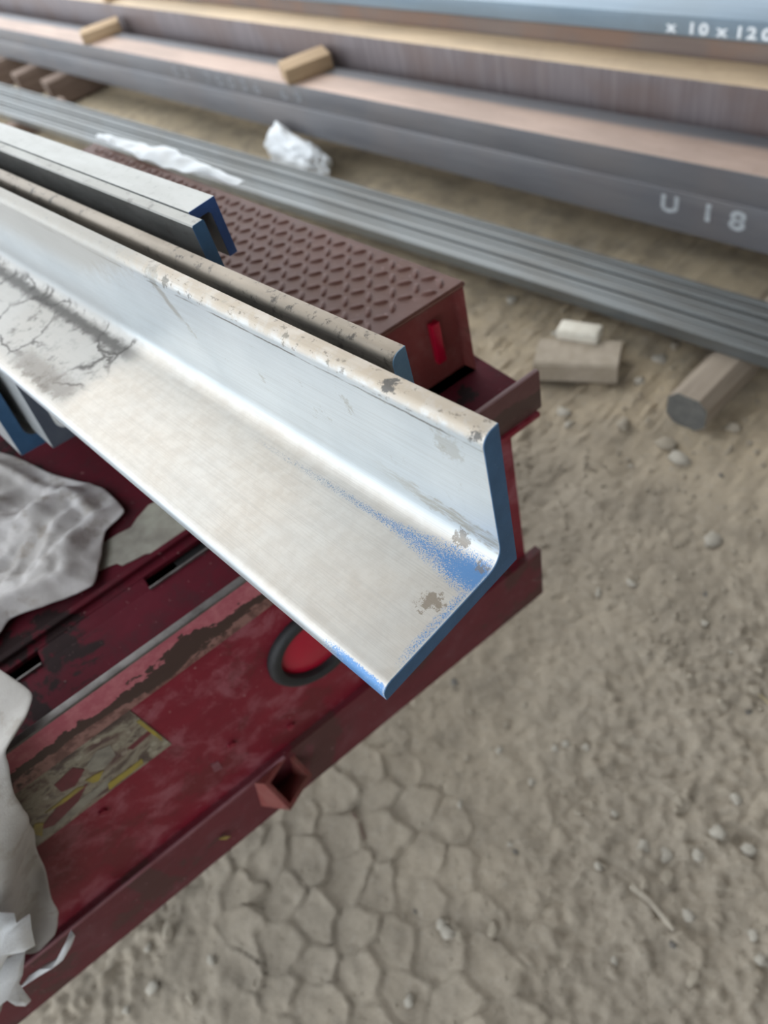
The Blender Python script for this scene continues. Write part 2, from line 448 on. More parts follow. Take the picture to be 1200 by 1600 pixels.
def bar(name, prof, end, length, mat, endmat, label, group='steel angle and flat bars on the truck'):
    e = empty(name, (end[0], end[1], H + end[2]))
    tag(e, label, 'steel bar', group)
    v, f = extrude_x(prof, -.0006, -length)
    mesh('bar_body', v, f, mat, e, smooth=35)
    v, f = extrude_x(prof, 0, -.0006)
    cap = mesh('painted_end', v, f, endmat, e)
    tag(cap, 'blue painted cut end')
    return e

# ------------------------------------------------------------------ ground
def smooth01(t): t = np.clip(t, 0, 1); return t * t * (3 - 2 * t)
def vnoise(x, y, sc, seed):
    x = x * sc; y = y * sc
    xi = np.floor(x).astype(int); yi = np.floor(y).astype(int); fx = smooth01(x - xi); fy = smooth01(y - yi)
    def h(a, b):
        k = (a * 374761393 + b * 668265263 + seed * 974711) & 0xffffffff
        k = ((k ^ (k >> 13)) * 1274126177) & 0xffffffff
        return ((k ^ (k >> 16)) & 0xffff) / 65535.0
    return (h(xi, yi) * (1 - fx) + h(xi + 1, yi) * fx) * (1 - fy) + (h(xi, yi + 1) * (1 - fx) + h(xi + 1, yi + 1) * fx) * fy

def axis(lo, a, b, hi, step, grow=1.09):
    mid = list(np.arange(a, b, step))
    up = []; s = step; v = b
    while v < hi: up.append(v); s *= grow; v += s
    up.append(hi)
    dn = []; s = step; v = a
    while v > lo:
        s *= grow; v -= s; dn.append(max(v, lo))
    return np.array(dn[::-1] + mid + up)

gx = axis(-16, -1.10, .28, 4.2, .0042, 1.07)
gy = axis(-3.5, -.60, .85, 9.0, .0042, 1.07)
GX, GY = np.meshgrid(gx, gy, indexing='ij')
# tyre-lug prints: jittered cells, raised plates parted by narrow grooves, rim higher on one side
def cells(X, Y, size):
    ca, sa = math.cos(.45), math.sin(.45)
    U = (X * ca + Y * sa) / size; V = (-X * sa + Y * ca) / (size * .8)
    ui = np.floor(U).astype(int); vi = np.floor(V).astype(int)
    f1 = np.full(X.shape, 9.); f2 = np.full(X.shape, 9.); rx = np.zeros(X.shape); ry = np.zeros(X.shape)
    r0 = np.random.default_rng(3).random((64, 64, 2))
    for du in (-1, 0, 1):
        for dv in (-1, 0, 1):
            cu = ui + du; cv = vi + dv
            j = r0[cu % 64, cv % 64]
            px = cu + .5 * (cv % 2) + .25 + .5 * j[..., 0]; py = cv + .3 + .4 * j[..., 1]
            dx = U - px; dy = V - py
            d = np.sqrt(dx * dx + dy * dy)
            m1 = d < f1
            f2 = np.where(m1, f1, np.minimum(f2, d)); rx = np.where(m1, dx, rx); ry = np.where(m1, dy, ry); f1 = np.where(m1, d, f1)
    return f1, f2, rx, ry
jx = (vnoise(GX, GY, 13, 5) - .5) * .05 + (vnoise(GX, GY, 40, 15) - .5) * .012; jy = (vnoise(GX, GY, 13, 6) - .5) * .05 + (vnoise(GX, GY, 40, 16) - .5) * .012
f1, f2, rx, ry = cells(GX + jx, GY + jy, .078)
plate = smooth01((f2 - f1) / .085)
lug = plate * .0020 + plate * (rx * .008 + ry * .006) + .0018 * smooth01(((f2 - f1) - .05) / .1) * (1 - smooth01(((f2 - f1) - .16) / .2))
dist_track = np.abs((GX + .50) * .72 - (GY + .13) * .35 - .02)
mask = smooth01((.27 - np.hypot((GX + .47) * .95, (GY + .05) * .85)) / .12) + .8 * smooth01((.20 - np.hypot(GX + .17, (GY + .05) * .8)) / .10)
mask = np.clip(mask, 0, 1) * (0.12 + .88 * smooth01((vnoise(GX, GY, 6, 9) - .30) / .35))
rough = (vnoise(GX, GY, 3, 1) - .5) * .020 + (vnoise(GX, GY, 9, 2) - .5) * .012 + (vnoise(GX * .6 + GY * .8, GY * .6 - GX * .8, 24, 3) - .5) * .008 + (vnoise(GX * .7 - GY * .7, GY * .7 + GX * .7, 48, 31) - .5) * .005
fine = (vnoise(GX, GY, 70, 4) - .5) * .0050 + (vnoise(GX, GY, 130, 8) - .5) * .0034
lump = smooth01((vnoise(GX, GY, 38, 11) - .62) / .2) * .008
loose = smooth01((vnoise(GX, GY, 2.2, 12) - .45) / .2)
GZ = rough + mask * lug + (1 - mask * .55) * (fine * (1 + loose) + lump * loose)
amp = 1.0
nx, ny = GX.shape
verts = np.stack([GX.ravel(), GY.ravel(), (GZ * amp).ravel()], 1)
idx = np.arange(nx * ny).reshape(nx, ny)
quads = np.stack([idx[:-1, :-1], idx[1:, :-1], idx[1:, 1:], idx[:-1, 1:]], -1).reshape(-1, 4)
me = bpy.data.meshes.new('floor')
me.vertices.add(len(verts)); me.vertices.foreach_set('co', verts.astype(np.float32).ravel())
me.loops.add(quads.size); me.loops.foreach_set('vertex_index', quads.astype(np.int32).ravel())
me.polygons.add(len(quads)); me.polygons.foreach_set('loop_start', np.arange(0, quads.size, 4, dtype=np.int32))
me.polygons.foreach_set('use_smooth', np.ones(len(quads), bool))
me.update(calc_edges=True); me.materials.append(M['ground'])
floor = bpy.data.objects.new('floor', me); COL.objects.link(floor)
tag(floor, kind='structure', label='dry beige dirt yard with tyre prints')

def gz(x, y):
    i = min(max(np.searchsorted(gx, x), 0), nx - 1); j = min(max(np.searchsorted(gy, y), 0), ny - 1)
    return float(GZ[i, j])

# ------------------------------------------------------------------ unseen roof and wall, added to shape the light
def corrugated(name, u0, u1, v0, v1, put, mat, label):
    n = int((u1 - u0) / .05); v = []; f = []
    for i in range(n + 1):
        u = u0 + (u1 - u0) * i / n; d = .018 * (1 if i % 4 < 2 else -1)
        v += [put(u, v0, d), put(u, v1, d)]
    for i in range(n): f.append((2 * i, 2 * i + 1, 2 * i + 3, 2 * i + 2))
    o = mesh(name, v, f, mat)
    md = o.modifiers.new('sheet', 'SOLIDIFY'); md.thickness = .004
    tag(o, label, kind='structure')
corrugated('light_block_roof', -3.0, 4.0, -1.6, 9.0, lambda u, v, d: (u, v, 4.4 + d), 'light_block_sheet', 'unseen corrugated roof added to shade the yard')
corrugated('light_block_wall', -3.4, 9.0, 0.0, 4.4, lambda u, v, d: (3.2 + d, u, v), 'light_block_sheet', 'unseen corrugated wall behind the viewer, added to block light')

# ------------------------------------------------------------------ the bars on the truck
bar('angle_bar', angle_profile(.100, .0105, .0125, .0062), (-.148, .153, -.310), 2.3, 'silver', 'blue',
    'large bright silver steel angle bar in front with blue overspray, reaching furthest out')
bar('angle_bar', angle_profile(.100, .0105, .0125, .0062), (-.231, .180, -.3215), 2.2, 'silver_dirty', 'blue_pale',
    'weathered brown-grey angle bar directly behind the large silver one, only its rim showing')
bar('flat_bar', [(0, 0), (0, .043), (-.001, .044), (-.009, .044), (-.010, .043), (-.010, 0)], (-.436, .2005, -.254), 2.0, 'silver_grey', 'blue',
    'thin steel bar with dark grey side and teal-blue end, beside the small hooked bar')
bar('angle_bar', [(0, 0), (.0225, 0), (.0225, -.043), (.0155, -.043), (.0155, -.009), (.0135, -.007), (0, -.007)], (-.455, .2012, -.210), 2.0, 'silver_pale', 'blue_deep',
    'small pale angle bar with deep blue hooked end, farthest from the red bumper sticker')
bar('angle_bar', angle_profile(.090, .0125, .011, .005, mirror=True, tilt=math.radians(-8)), (-.627, .046, -.404), 1.8, 'silver_pale', 'slate',
    'angle bar with slate-coloured end tucked under the toe of the large silver bar', 'leaning angle bars at the left edge')
bar('angle_bar', angle_profile(.094, .0135, .011, .005, mirror=True, tilt=math.radians(-8)), (-.672, .0215, -.4185), 1.75, 'silver_pale', 'blue',
    'leaning angle bar with blue end at the left edge, above the soiled rag', 'leaning angle bars at the left edge')
# timbers that carry the bars (further along the bed)
for (x, y0, y1, z0, z1, lab) in ((-1.45, .146, .183, -.499, -.3225, 'timber block on the truck bed under the large angle bars'),
                                 (-1.45, .1865, .235, -.499, -.2545, 'tall timber block on the truck bed under the small hooked bar'),
                                 (-1.45, .005, .070, -.499, -.440, 'low timber block on the truck bed under the leaning bars')):
    tag(box('timber_block', x - .05, x + .05, y0, y1, H + z0, H + z1, 'wood_dark'), lab, 'timber', 'timbers carrying the bars')

# ------------------------------------------------------------------ the red truck tail
T = empty('flatbed_truck', (-.417, -.1225, 0), math.radians(-9.1))
tag(T, 'red flatbed truck tail with worn paint, warning sticker and round lamp', 'truck')
S0, S1 = -.62, .494
def hz(z): return H + z
# rear panel with a round hole for the lamp is covered by the lamp's rubber ring
box('rear_panel', -.006, 0, S0, S1, hz(-.728), hz(-.492), 'red', T, .001)
rail = box('top_rail', -.001, .005, S0 - (S0 + S1) / 2 - .02, .5325 - (S0 + S1) / 2, -.0235, .0235, 'rail', T, .0015, loc=(0, (S0 + S1) / 2, hz(-.4735)))
# the rail's material reads its own centre
tag(rail, 'rail with pink paint above and brown rust below')
box('rail_lip', -.010, .009, .30, .526, hz(-.5025), hz(-.4965), 'red', T, .001)
box('worn_edge', -.0015, .0057, S0 - .02, .36, hz(-.4502), hz(-.4472), 'bare', T, .0006)
# bottom rail, an angle whose face leans under
v, f = [], []
def rail_pts(off0, off1, z0, z1): return [(off0, z0), (off0 + .010, z0), (off1, z1), (off1 - .008, z1), (off1 - .03, z1 + .003), (off1 - .03, z1 + .010), (off1 - .010, z1 + .012)]
prof = rail_pts(-.002, .004, hz(-.720), hz(-.823))
n = len(prof)
v = [(a, S0 - .02, b) for a, b in prof] + [(a, .5125, b) for a, b in prof]
f = [tuple(range(n)), tuple(range(2 * n - 1, n - 1, -1))] + [(i, (i + 1) % n, n + (i + 1) % n, n + i) for i in range(n)]
mesh('bottom_rail', v, f, 'red_dark', T)
mesh('fold_highlight', [(a, S0 - .02 + (.62 + .15) * k, b) for k in (0, 1) for a, b in ((.0072, hz(-.7192)), (.0088, hz(-.7196)), (.0088, hz(-.7245)), (.0072, hz(-.7245)))],
     [(0, 1, 2, 3), (7, 6, 5, 4), (0, 1, 5, 4), (1, 2, 6, 5), (2, 3, 7, 6), (3, 0, 4, 7)], 'chip_highlight', T)  # pink strip that paints the highlight along the rail fold
# deck
box('deck_front_strip', -.100, -.011, S0, .545, hz(-.506), hz(-.500), 'red_deck', T, .001)
box('deck_bridge', -.1185, -.100, .016, .129, hz(-.506), hz(-.5005), 'red_deck', T, .0005)
box('deck_bridge', -.1185, -.100, .205, .545, hz(-.506), hz(-.5005), 'red_deck', T, .0005)
box('deck_bridge', -.1185, -.100, S0, -.115, hz(-.506), hz(-.5005), 'red_deck', T, .0005)
box('deck_plate', -1.9, -.1185, S0, .33, hz(-.506), hz(-.500), 'red_deck', T, .001)
for (s0, s1) in ((.129, .205), (-.115, .016)):
    bm = bmesh.new()                                             # folded slot edge
    add_box(bm, -.101, -.0985, s0, s1, hz(-.505), hz(-.4975), .0005)
    from_bm('slot_edge', bm, 'bare', T)
# cream patch where the paint has gone
pts = []
for k in range(26):
    a = 2 * math.pi * k / 26
    r = 1 + .22 * math.sin(3 * a + .6) + .12 * math.sin(7 * a)
    pts.append((-.168 + .030 * r * math.cos(a), .155 + .062 * r * math.sin(a)))
v = [(a, b, hz(-.4999)) for a, b in pts] + [(a, b, hz(-.4990)) for a, b in pts]
n = len(pts)
mesh('bare_patch', v, [tuple(range(n)), tuple(range(n, 2 * n))] + [(i, (i + 1) % n, n + (i + 1) % n, n + i) for i in range(n)], 'cream', T)
box('deck_step', -.135, -.128, S0, .30, hz(-.500), hz(-.4945), 'red_deck', T, .001)
# tail lamp: ring, bezel, lens
def ring(r0, r1, x0, x1, seg=48, prof=None):
    v, f = [], []
    P = prof or [(r0, x0), (r1, x0), (r1 + .001, (x0 + x1) / 2), (r1 - .002, x1), ((r0 + r1) / 2, x1 + .001), (r0 + .001, x1 - .001)]
    m = len(P)
    for k in range(seg):
        a = 2 * math.pi * k / seg
        for r, x in P: v.append((x, r * math.cos(a), r * math.sin(a)))
    for k in range(seg):
        for j in range(m):
            q = (k + 1) % seg
            f.append((k * m + j, k * m + (j + 1) % m, q * m + (j + 1) % m, q * m + j))
    return v, f
lamp = empty('tail_lamp', (0, .222, hz(-.590))); lamp.parent = T
bpy.data.objects.remove(lamp)
v, f = ring(.0385, .0510, .000, .009)
lr = mesh('tail_lamp', v, f, 'black', T, loc=(0, .222, hz(-.590)), smooth=50)
tag(lr, 'round tail lamp with black rubber ring')
P = [(.001 + .0055 * (1 - (k / 6) ** 2), .040 * k / 6) for k in range(7)]
v = [(P[0][0], 0, 0)]; f = []
for j in range(1, 7):
    for k in range(40):
        a = 2 * math.pi * k / 40
        rr = P[j][1]; wob = .0006 * math.sin(rr * 1400)
        v.append((P[j][0] + wob, rr * math.cos(a), rr * math.sin(a)))
for k in range(40): f.append((0, 1 + k, 1 + (k + 1) % 40))
for j in range(5):
    for k in range(40):
        a = 1 + j * 40; f.append((a + k, a + 40 + k, a + 40 + (k + 1) % 40, a + (k + 1) % 40))
mesh('lens', v, f, 'lens', lr, smooth=60)
# bolts on the panel
for (s_, z_) in ((.10, -.645), (.31, -.66), (-.02, -.60), (.155, -.69), (.41, -.55)):
    v, f = extrude_x([(.0045 * math.cos(k * math.pi / 3), .0045 * math.sin(k * math.pi / 3)) for k in range(6)], 0, .003)
    mesh('bolt_head', v, f, 'red', T, loc=(0, s_, hz(z_)))
# sticker
st = box('warning_sticker', 0, .0009, -.074, .064, hz(-.580), hz(-.500), 'sticker', T, .0002)
tag(st, 'peeling cream warning sticker with yellow print')
def poly(name, pts, off, th, mat, parent):
    n = len(pts)
    v = [(off, a, hz(b)) for a, b in pts] + [(off + th, a, hz(b)) for a, b in pts]
    return mesh(name, v, [tuple(range(n)), tuple(range(2 * n - 1, n - 1, -1))] + [(i, (i + 1) % n, n + (i + 1) % n, n + i) for i in range(n)], mat, parent)
poly('print_patch', [(-.070, -.562), (-.045, -.5605), (.010, -.563), (.004, -.571), (-.030, -.575), (-.071, -.577)], .0009, .0003, 'inkgrey', st)
poly('print_patch', [(-.060, -.561), (-.030, -.548), (-.005, -.549), (-.022, -.562), (-.050, -.569)], .0009, .0004, 'maroon', st)
poly('print_patch', [(-.065, -.556), (-.056, -.550), (-.052, -.556), (-.063, -.571)], .0009, .0006, 'yellow', st)
poly('print_patch', [(-.044, -.546), (-.012, -.545), (-.008, -.550), (-.030, -.5505)], .0009, .0006, 'yellow', st)
poly('print_patch', [(-.004, -.543), (.012, -.5475), (.002, -.5555), (-.002, -.5535)], .0009, .0006, 'yellow', st)
poly('print_patch', [(.004, -.568), (.038, -.569), (.036, -.576), (.000, -.577)], .0009, .0006, 'yellow', st)
poly('print_patch', [(.060, -.520), (.0635, -.520), (.0635, -.560), (.061, -.566)], .0009, .0006, 'yellow', st)
poly('print_patch', [(-.02, -.522), (.000, -.518), (.004, -.530), (-.012, -.541), (-.022, -.536)], .0009, .0004, 'maroon', st)
poly('print_patch', [(.006, -.528), (.022, -.519), (.032, -.524), (.028, -.540), (.012, -.546), (.004, -.538)], .0009, .0005, 'inkgrey', st)
poly('print_patch', [(.038, -.543), (.060, -.541), (.061, -.546), (.040, -.549)], .0009, .0004, 'maroon', st)
# small yellow fleck of old paint on the bottom rail
poly('paint_chip', [(.072, -.652), (.079, -.655), (.077, -.672), (.069, -.668)], .0001, .0005, 'chip_highlight', T)
poly('paint_fleck', [(.020, -.772), (.026, -.775), (.030, -.785), (.024, -.783)], .0095, .0006, 'yellow', T)
# stake pocket: stub of square tube, opening up and outward
ax = Vector((.55, .38, .40)).normalized()
ay = Vector((-.16, .98, 0)); ay = (ay - ax * ay.dot(ax)).normalized(); az = ax.cross(ay)
bm = bmesh.new()
o_, i_ = .0225, .0175
def tp(a, b, c): return Vector((.012, .112, hz(-.748))) + ax * a + ay * b + az * c
ringv = []
for (d, h) in ((-.042, o_), (.016, o_), (.016, i_), (-.040, i_)):
    ringv.append([bm.verts.new(tp(d, sx * h, sz * h)) for sx, sz in ((-1, -1), (1, -1), (1, 1), (-1, 1))])
for a in range(3):
    for k in range(4):
        bm.faces.new((ringv[a][k], ringv[a][(k + 1) % 4], ringv[a + 1][(k + 1) % 4], ringv[a + 1][k]))
bm.faces.new(ringv[3]); bm.faces.new(ringv[0])
tag(from_bm('stake_pocket', bm, 'red_box', T), 'short square tube stub open at the top')
pl = bmesh.new()
vv = [pl.verts.new(tp(-.038, sx * .0172, sz * .0172)) for sx, sz in ((-1, -1), (1, -1), (1, 1), (-1, 1))]
pl.faces.new(vv); r = bmesh.ops.extrude_face_region(pl, geom=pl.faces[:])
for g in r['geom']:
    if isinstance(g, bmesh.types.BMVert): g.co += ax * .0015
from_bm('pocket_shade', pl, 'void', T)  # near-black plate painting in the shade inside the tube opening
# side box with a tread plate lid; corners given in the yard, turned into the truck's frame
Ti = (Matrix.Translation((-.417, -.1225, 0)) @ Matrix.Rotation(math.radians(-9.1), 4, 'Z')).inverted()
def tl(x, y, z): return Ti @ Vector((x, y, H + z))
plan = [(-.423, .415), (-1.22, .440), (-1.22, .19), (-.463, .19)]
zt, zb = -.396, -.4995
bm = bmesh.new()
lo = [bm.verts.new(tl(x, y, zb)) for x, y in plan]; hi = [bm.verts.new(tl(x, y, zt)) for x, y in plan]
bm.faces.new(lo); bm.faces.new(hi[::-1])
end = None
for k in range(4):
    fc = bm.faces.new((lo[k], lo[(k + 1) % 4], hi[(k + 1) % 4], hi[k]))
    if k == 3: end = fc
# recessed window in the end face
r = bmesh.ops.inset_individual(bm, faces=[end], thickness=.026, use_even_offset=True)
nrm = end.normal.copy()
r2 = bmesh.ops.extrude_discrete_faces(bm, faces=[end])
bmesh.ops.recalc_face_normals(bm, faces=bm.faces)
fin = r2['faces'][0]
inward = (tl(-.9, .3, -.45) - tl(-.45, .3, -.45)).normalized()
for vtx in fin.verts: vtx.co += inward * .016
sb = from_bm('side_box', bm, 'red_box', T, smooth=30)
tag(sb, 'brownish red box with recessed end and tread plate lid')
e0, e1 = tl(-.43, .378, -.42), tl(-.43, .378, -.475)
red_tab = box('reflector_strip', -.004, .004, -.005, .005, -.024, .024, 'lens', sb, .001, loc=tuple((tl(-.437, .381, -.444))), rotz=0)
lid_plan = [(-.4205, .4175), (-1.222, .4425), (-1.222, .188), (-.461, .188)]
bm = bmesh.new()
lo = [bm.verts.new(tl(x, y, zt)) for x, y in lid_plan]; hi = [bm.verts.new(tl(x, y, -.390)) for x, y in lid_plan]
bm.faces.new(lo); bm.faces.new(hi[::-1])
for k in range(4): bm.faces.new((lo[k], lo[(k + 1) % 4], hi[(k + 1) % 4], hi[k]))
bmesh.ops.bevel(bm, geom=[e for e in bm.edges], offset=.002, segments=2, affect='EDGES')
lid = from_bm('tread_plate', bm, 'red_tread', T, smooth=40)
tag(lid, 'red-brown steel tread plate')
# raised tread bars, lens-shaped
v, f = [], []
for k in range(10):
    a = 2 * math.pi * k / 10
    v.append((.0088 * math.cos(a), .0038 * math.sin(a), 0))
for k in range(10):
    a = 2 * math.pi * k / 10
    v.append((.0058 * math.cos(a), .0018 * math.sin(a), .0024))
f = [tuple(range(10, 20))] + [(k, (k + 1) % 10, 10 + (k + 1) % 10, 10 + k) for k in range(10)]
sm = bpy.data.meshes.new('tread_stud'); sm.from_pydata(v, [], f); sm.materials.append(M['red_tread'])
for p in sm.polygons: p.use_smooth = True
pit = .0170
cnt = 0
extra = []
for i in range(70):
    for j in range(12):
        X = -.440 - i * pit; Yv = .4030 - j * pit + (-.440 - X) * .031
        if Yv < .205 or X < -1.20: continue
        if X > -.461 + (Yv - .188) * .178 - .013: continue
        d = 45 if (i + j) % 2 else -45
        p = tl(X, Yv, -.3902)
        if cnt < 290:
            o = bpy.data.objects.new('tread_stud', sm); COL.objects.link(o); o.parent = lid
            o.location = p; o.rotation_euler = (0, 0, math.radians(d + 6)); cnt += 1
        else: extra.append((p, d + 6))
bm = bmesh.new()
for p, d in extra:
    t0 = len(bm.verts)
    vs_ = [bm.verts.new(Matrix.Translation(p) @ Matrix.Rotation(math.radians(d), 4, 'Z') @ Vector(q)) for q in v]
    for q in f: bm.faces.new([vs_[a] for a in q])
tag(from_bm('far_tread_studs', bm, 'red_tread', lid, smooth=80), kind='stuff')
# understructure and wheels, below the bed
bm = bmesh.new()
add_box(bm, -1.9, -.03, -.42, -.30, hz(-.72), hz(-.51), .003)
add_box(bm, -1.9, -.03, .16, .28, hz(-.72), hz(-.51), .003)
for x in (-.35, -1.0, -1.6): add_box(bm, x - .04, x + .04, -.30, .16, hz(-.68), hz(-.52), .003)
add_box(bm, -1.15, -1.07, -.52, .42, .27, .35, .01)
add_box(bm, -.20, -.02, -.58, .50, hz(-.57), hz(-.555), .002)  # dark tray added under the deck slots so they look black
add_box(bm, -1.16, -1.06, -.40, -.32, .34, hz(-.71), .003); add_box(bm, -1.16, -1.06, .18, .26, .34, hz(-.71), .003)
from_bm('chassis', bm, 'void', T)
for yw in (-.60, .30):
    P = [(.14, -.0), (.17, -.01), (.25, 0), (.30, .01), (.31, .05), (.31, .13), (.30, .17), (.25, .18), (.17, .19), (.14, .18)]
    vv, ff = ring(0, 0, 0, 0, 48, P)
    vv = [(b, a + yw, c) for a, b, c in vv]
    wh = mesh('wheel', vv, ff, 'tyre', T, loc=(-1.11, 0, .31), smooth=50)
    vv, ff = ring(0, 0, 0, 0, 32, [(.05, .05), (.142, .03), (.142, .15), (.05, .13)])
    vv = [(b, a + yw, c) for a, b, c in vv]
    mesh('rim', vv, ff, 'red_dark', wh, smooth=40)

# ------------------------------------------------------------------ rags on the truck
def noise3(x, y, z, s): return mnoise.noise(Vector((x * s, y * s, z * s)))
def solid_sheet(name, P, mat, th=.0022, parent=None):
    """closed thin cloth from a grid of points P[i][j]"""
    n, m = len(P), len(P[0])
    v = [p for row in P for p in row]; f = []
    for i in range(n - 1):
        for j in range(m - 1): f.append((i * m + j, (i + 1) * m + j, (i + 1) * m + j + 1, i * m + j + 1))
    o = mesh(name, v, f, mat, parent, smooth=80)
    md = o.modifiers.new('thick', 'SOLIDIFY'); md.thickness = th; md.offset = 0
    sb_ = o.modifiers.new('soft', 'SUBSURF'); sb_.levels = 1; sb_.render_levels = 1
    return o
# rag lying on the deck
out = [(-.84, .0), (-.72, .036), (-.65, .060), (-.598, .058), (-.592, .030), (-.566, .010), (-.540, -.014), (-.557, -.05), (-.578, -.088), (-.562, -.14), (-.58, -.24), (-.70, -.28), (-.84, -.20)]
def on_outline(t):
    k = t * len(out); i = int(k) % len(out); fr = k - int(k)
    p0, p1, p2, p3 = [Vector(out[(i + q) % len(out)]) for q in (-1, 0, 1, 2)]
    lin = p1 * (1 - fr) + p2 * fr
    return .55 * lin + .45 * .5 * ((2 * p1) + (p2 - p0) * fr + (2 * p0 - 5 * p1 + 4 * p2 - p3) * fr ** 2 + (3 * p1 - p0 - 3 * p2 + p3) * fr ** 3)
ctr = Vector((-.69, -.09))
P = []
for i in range(42):
    rho = max(i / 41, .01); row = []
    for j in range(157):
        t = (j % 156) / 156
        q = ctr + (on_outline(t) - ctr) * rho
        prof = (1 - rho ** 2.6)
        fold = .020 * (1 - 3 * abs(noise3(q.x + .5 * q.y, q.y * .7, 0, 12))) + .012 * noise3(q.x, q.y, 2, 15) + .011 * (1 - 3 * abs(noise3(q.x * 1.2, q.y * .5 + q.x * .4, 5, 22))) + .002 * (1 - 3 * abs(noise3(q.x, q.y, 8, 60))) - .014
        hem = .006 * math.exp(-((rho - .83) / .05) ** 2)
        lim = .030 if q.y > .0 and q.x < -.6 else .065
        z = .004 + prof * .022 + fold * (prof * .8 + .22) + hem
        z = min(max(z, .0035 + .002 * rho), lim)
        row.append((q.x, q.y, H - .4985 + z))
    P.append(row)
tag(solid_sheet('rag', P, 'cloth'), 'crumpled soiled grey-white rag lying on the truck deck', 'rag')
# sack hanging over the rear panel
Tm = Matrix.Translation((-.417, -.1225, 0)) @ Matrix.Rotation(math.radians(-9.1), 4, 'Z')
right = [(-.07, -.442, .000), (-.02, -.440, .02), (.0, -.438, .012), (.022, -.432, -.008), (.036, -.450, -.018), (.038, -.495, -.034), (.038, -.535, -.052), (.038, -.575, -.072), (.040, -.617, -.090), (.042, -.650, -.106), (.040, -.668, -.118)]
P = []
NR = 44; NC = 46
for i in range(NR):
    k = i / (NR - 1) * (len(right) - 1); a = min(int(k), len(right) - 2); fr = k - a
    x0 = right[a][0] * (1 - fr) + right[a + 1][0] * fr; z0 = right[a][1] * (1 - fr) + right[a + 1][1] * fr; s0 = right[a][2] * (1 - fr) + right[a + 1][2] * fr
    row = []
    hang = smooth01((k - 4) / 3)
    for j in range(NC):
        u = j / (NC - 1)
        s_ = s0 - u * .30 + .006 * noise3(z0, 0, 1, 40) * (1 - u)
        fx = hang * (.012 * math.sin(u * 24 + z0 * 26) + .014 * noise3(s_, z0, 0, 18) + .006 * noise3(s_, z0, 4, 45))
        edge = -.016 * hang * math.exp(-(u / .05) ** 2)
        zz = z0 + hang * .012 * math.sin(u * 11 + 1) * smooth01((k - 8) / 2) + (1 - hang) * .004 * noise3(x0, s_, 3, 30)
        lo_ = .012 if zz < hz(-.45) - H + 0 else -9
        xx = x0 + fx + edge
        if zz < -.446: xx = max(xx, .0135)
        row.append(tuple(Tm @ Vector((xx, s_, H + max(zz, -9) + (0.003 if zz > -.446 else 0)))))
    P.append(row)
sack = solid_sheet('sack', P, 'cloth_lt', .0025)
tag(sack, 'pale grey cloth sack hanging over the red panel beside the sticker', 'sack')
def torn(name, pts, off, label):
    """torn flap of lining: outline in panel coordinates, gently curled"""
    c = (sum(p[0] for p in pts) / len(pts), sum(p[1] for p in pts) / len(pts))
    n = len(pts); v = [Tm @ Vector((off + .006, c[0], hz(c[1])))]; f = []
    for r_ in (.5, 1):
        for k, p in enumerate(pts):
            s_ = c[0] + (p[0] - c[0]) * r_; z_ = c[1] + (p[1] - c[1]) * r_
            v.append(Tm @ Vector((off + .006 * noise3(s_, z_, 7, 60) + .004 * (1 - r_), s_, hz(z_))))
    for k in range(n):
        q = (k + 1) % n
        f.append((0, 1 + k, 1 + q)); f.append((1 + k, 1 + n + k, 1 + n + q, 1 + q))
    o = mesh(name, v, f, 'white', None, smooth=80)
    md = o.modifiers.new('thick', 'SOLIDIFY'); md.thickness = .0012
    o.parent = sack; o.matrix_parent_inverse = Matrix.Identity(4)
    tag(o, label)
torn('torn_lining', [(-.094, -.530), (-.087, -.541), (-.092, -.550), (-.086, -.560), (-.098, -.580), (-.110, -.603), (-.118, -.600), (-.128, -.594), (-.15, -.605), (-.18, -.59), (-.18, -.54), (-.13, -.525)], .062, 'bright white torn flap')
torn('torn_lining', [(-.118, -.602), (-.124, -.610), (-.139, -.628), (-.150, -.640), (-.158, -.660), (-.166, -.682), (-.171, -.680), (-.167, -.664), (-.165, -.648), (-.18, -.652), (-.21, -.65), (-.21, -.60), (-.15, -.59)], .060, 'bright white torn flap')
torn('torn_hem', [(-.100, -.652), (-.112, -.663), (-.128, -.672), (-.140, -.676), (-.152, -.669), (-.162, -.672), (-.163, -.668), (-.150, -.660), (-.138, -.666), (-.122, -.661), (-.108, -.653), (-.098, -.645)], .052, 'white frayed hem')

# crumpled white sheet along the far edge of the tread plate
P = []
for i in range(34):
    t = i / 33; row = []
    for j in range(10):
        u = j / 9
        x = -1.22 + t * .40
        wd = .010 + .024 * math.sin(math.pi * min(1, t * 1.05)) * (0.7 + .5 * noise3(t, 3, 1, 5))
        y = .447 - (x + .8) * .01 + (u - .5) * wd * 1.2 + .008 * noise3(t, 1, 1, 9)
        z = -.388 + .002 + abs(.010 * noise3(x, y, 0, 22)) + .007 * math.sin(math.pi * u) * (.5 + .5 * math.sin(t * 17)) + .004 * noise3(x, y, 2, 60)
        row.append((x, y, H + z))
    P.append(row)
tag(solid_sheet('plastic_sheet', P, 'plastic', .0012), 'crumpled white plastic sheet along the far edge of the tread plate', 'plastic sheet')

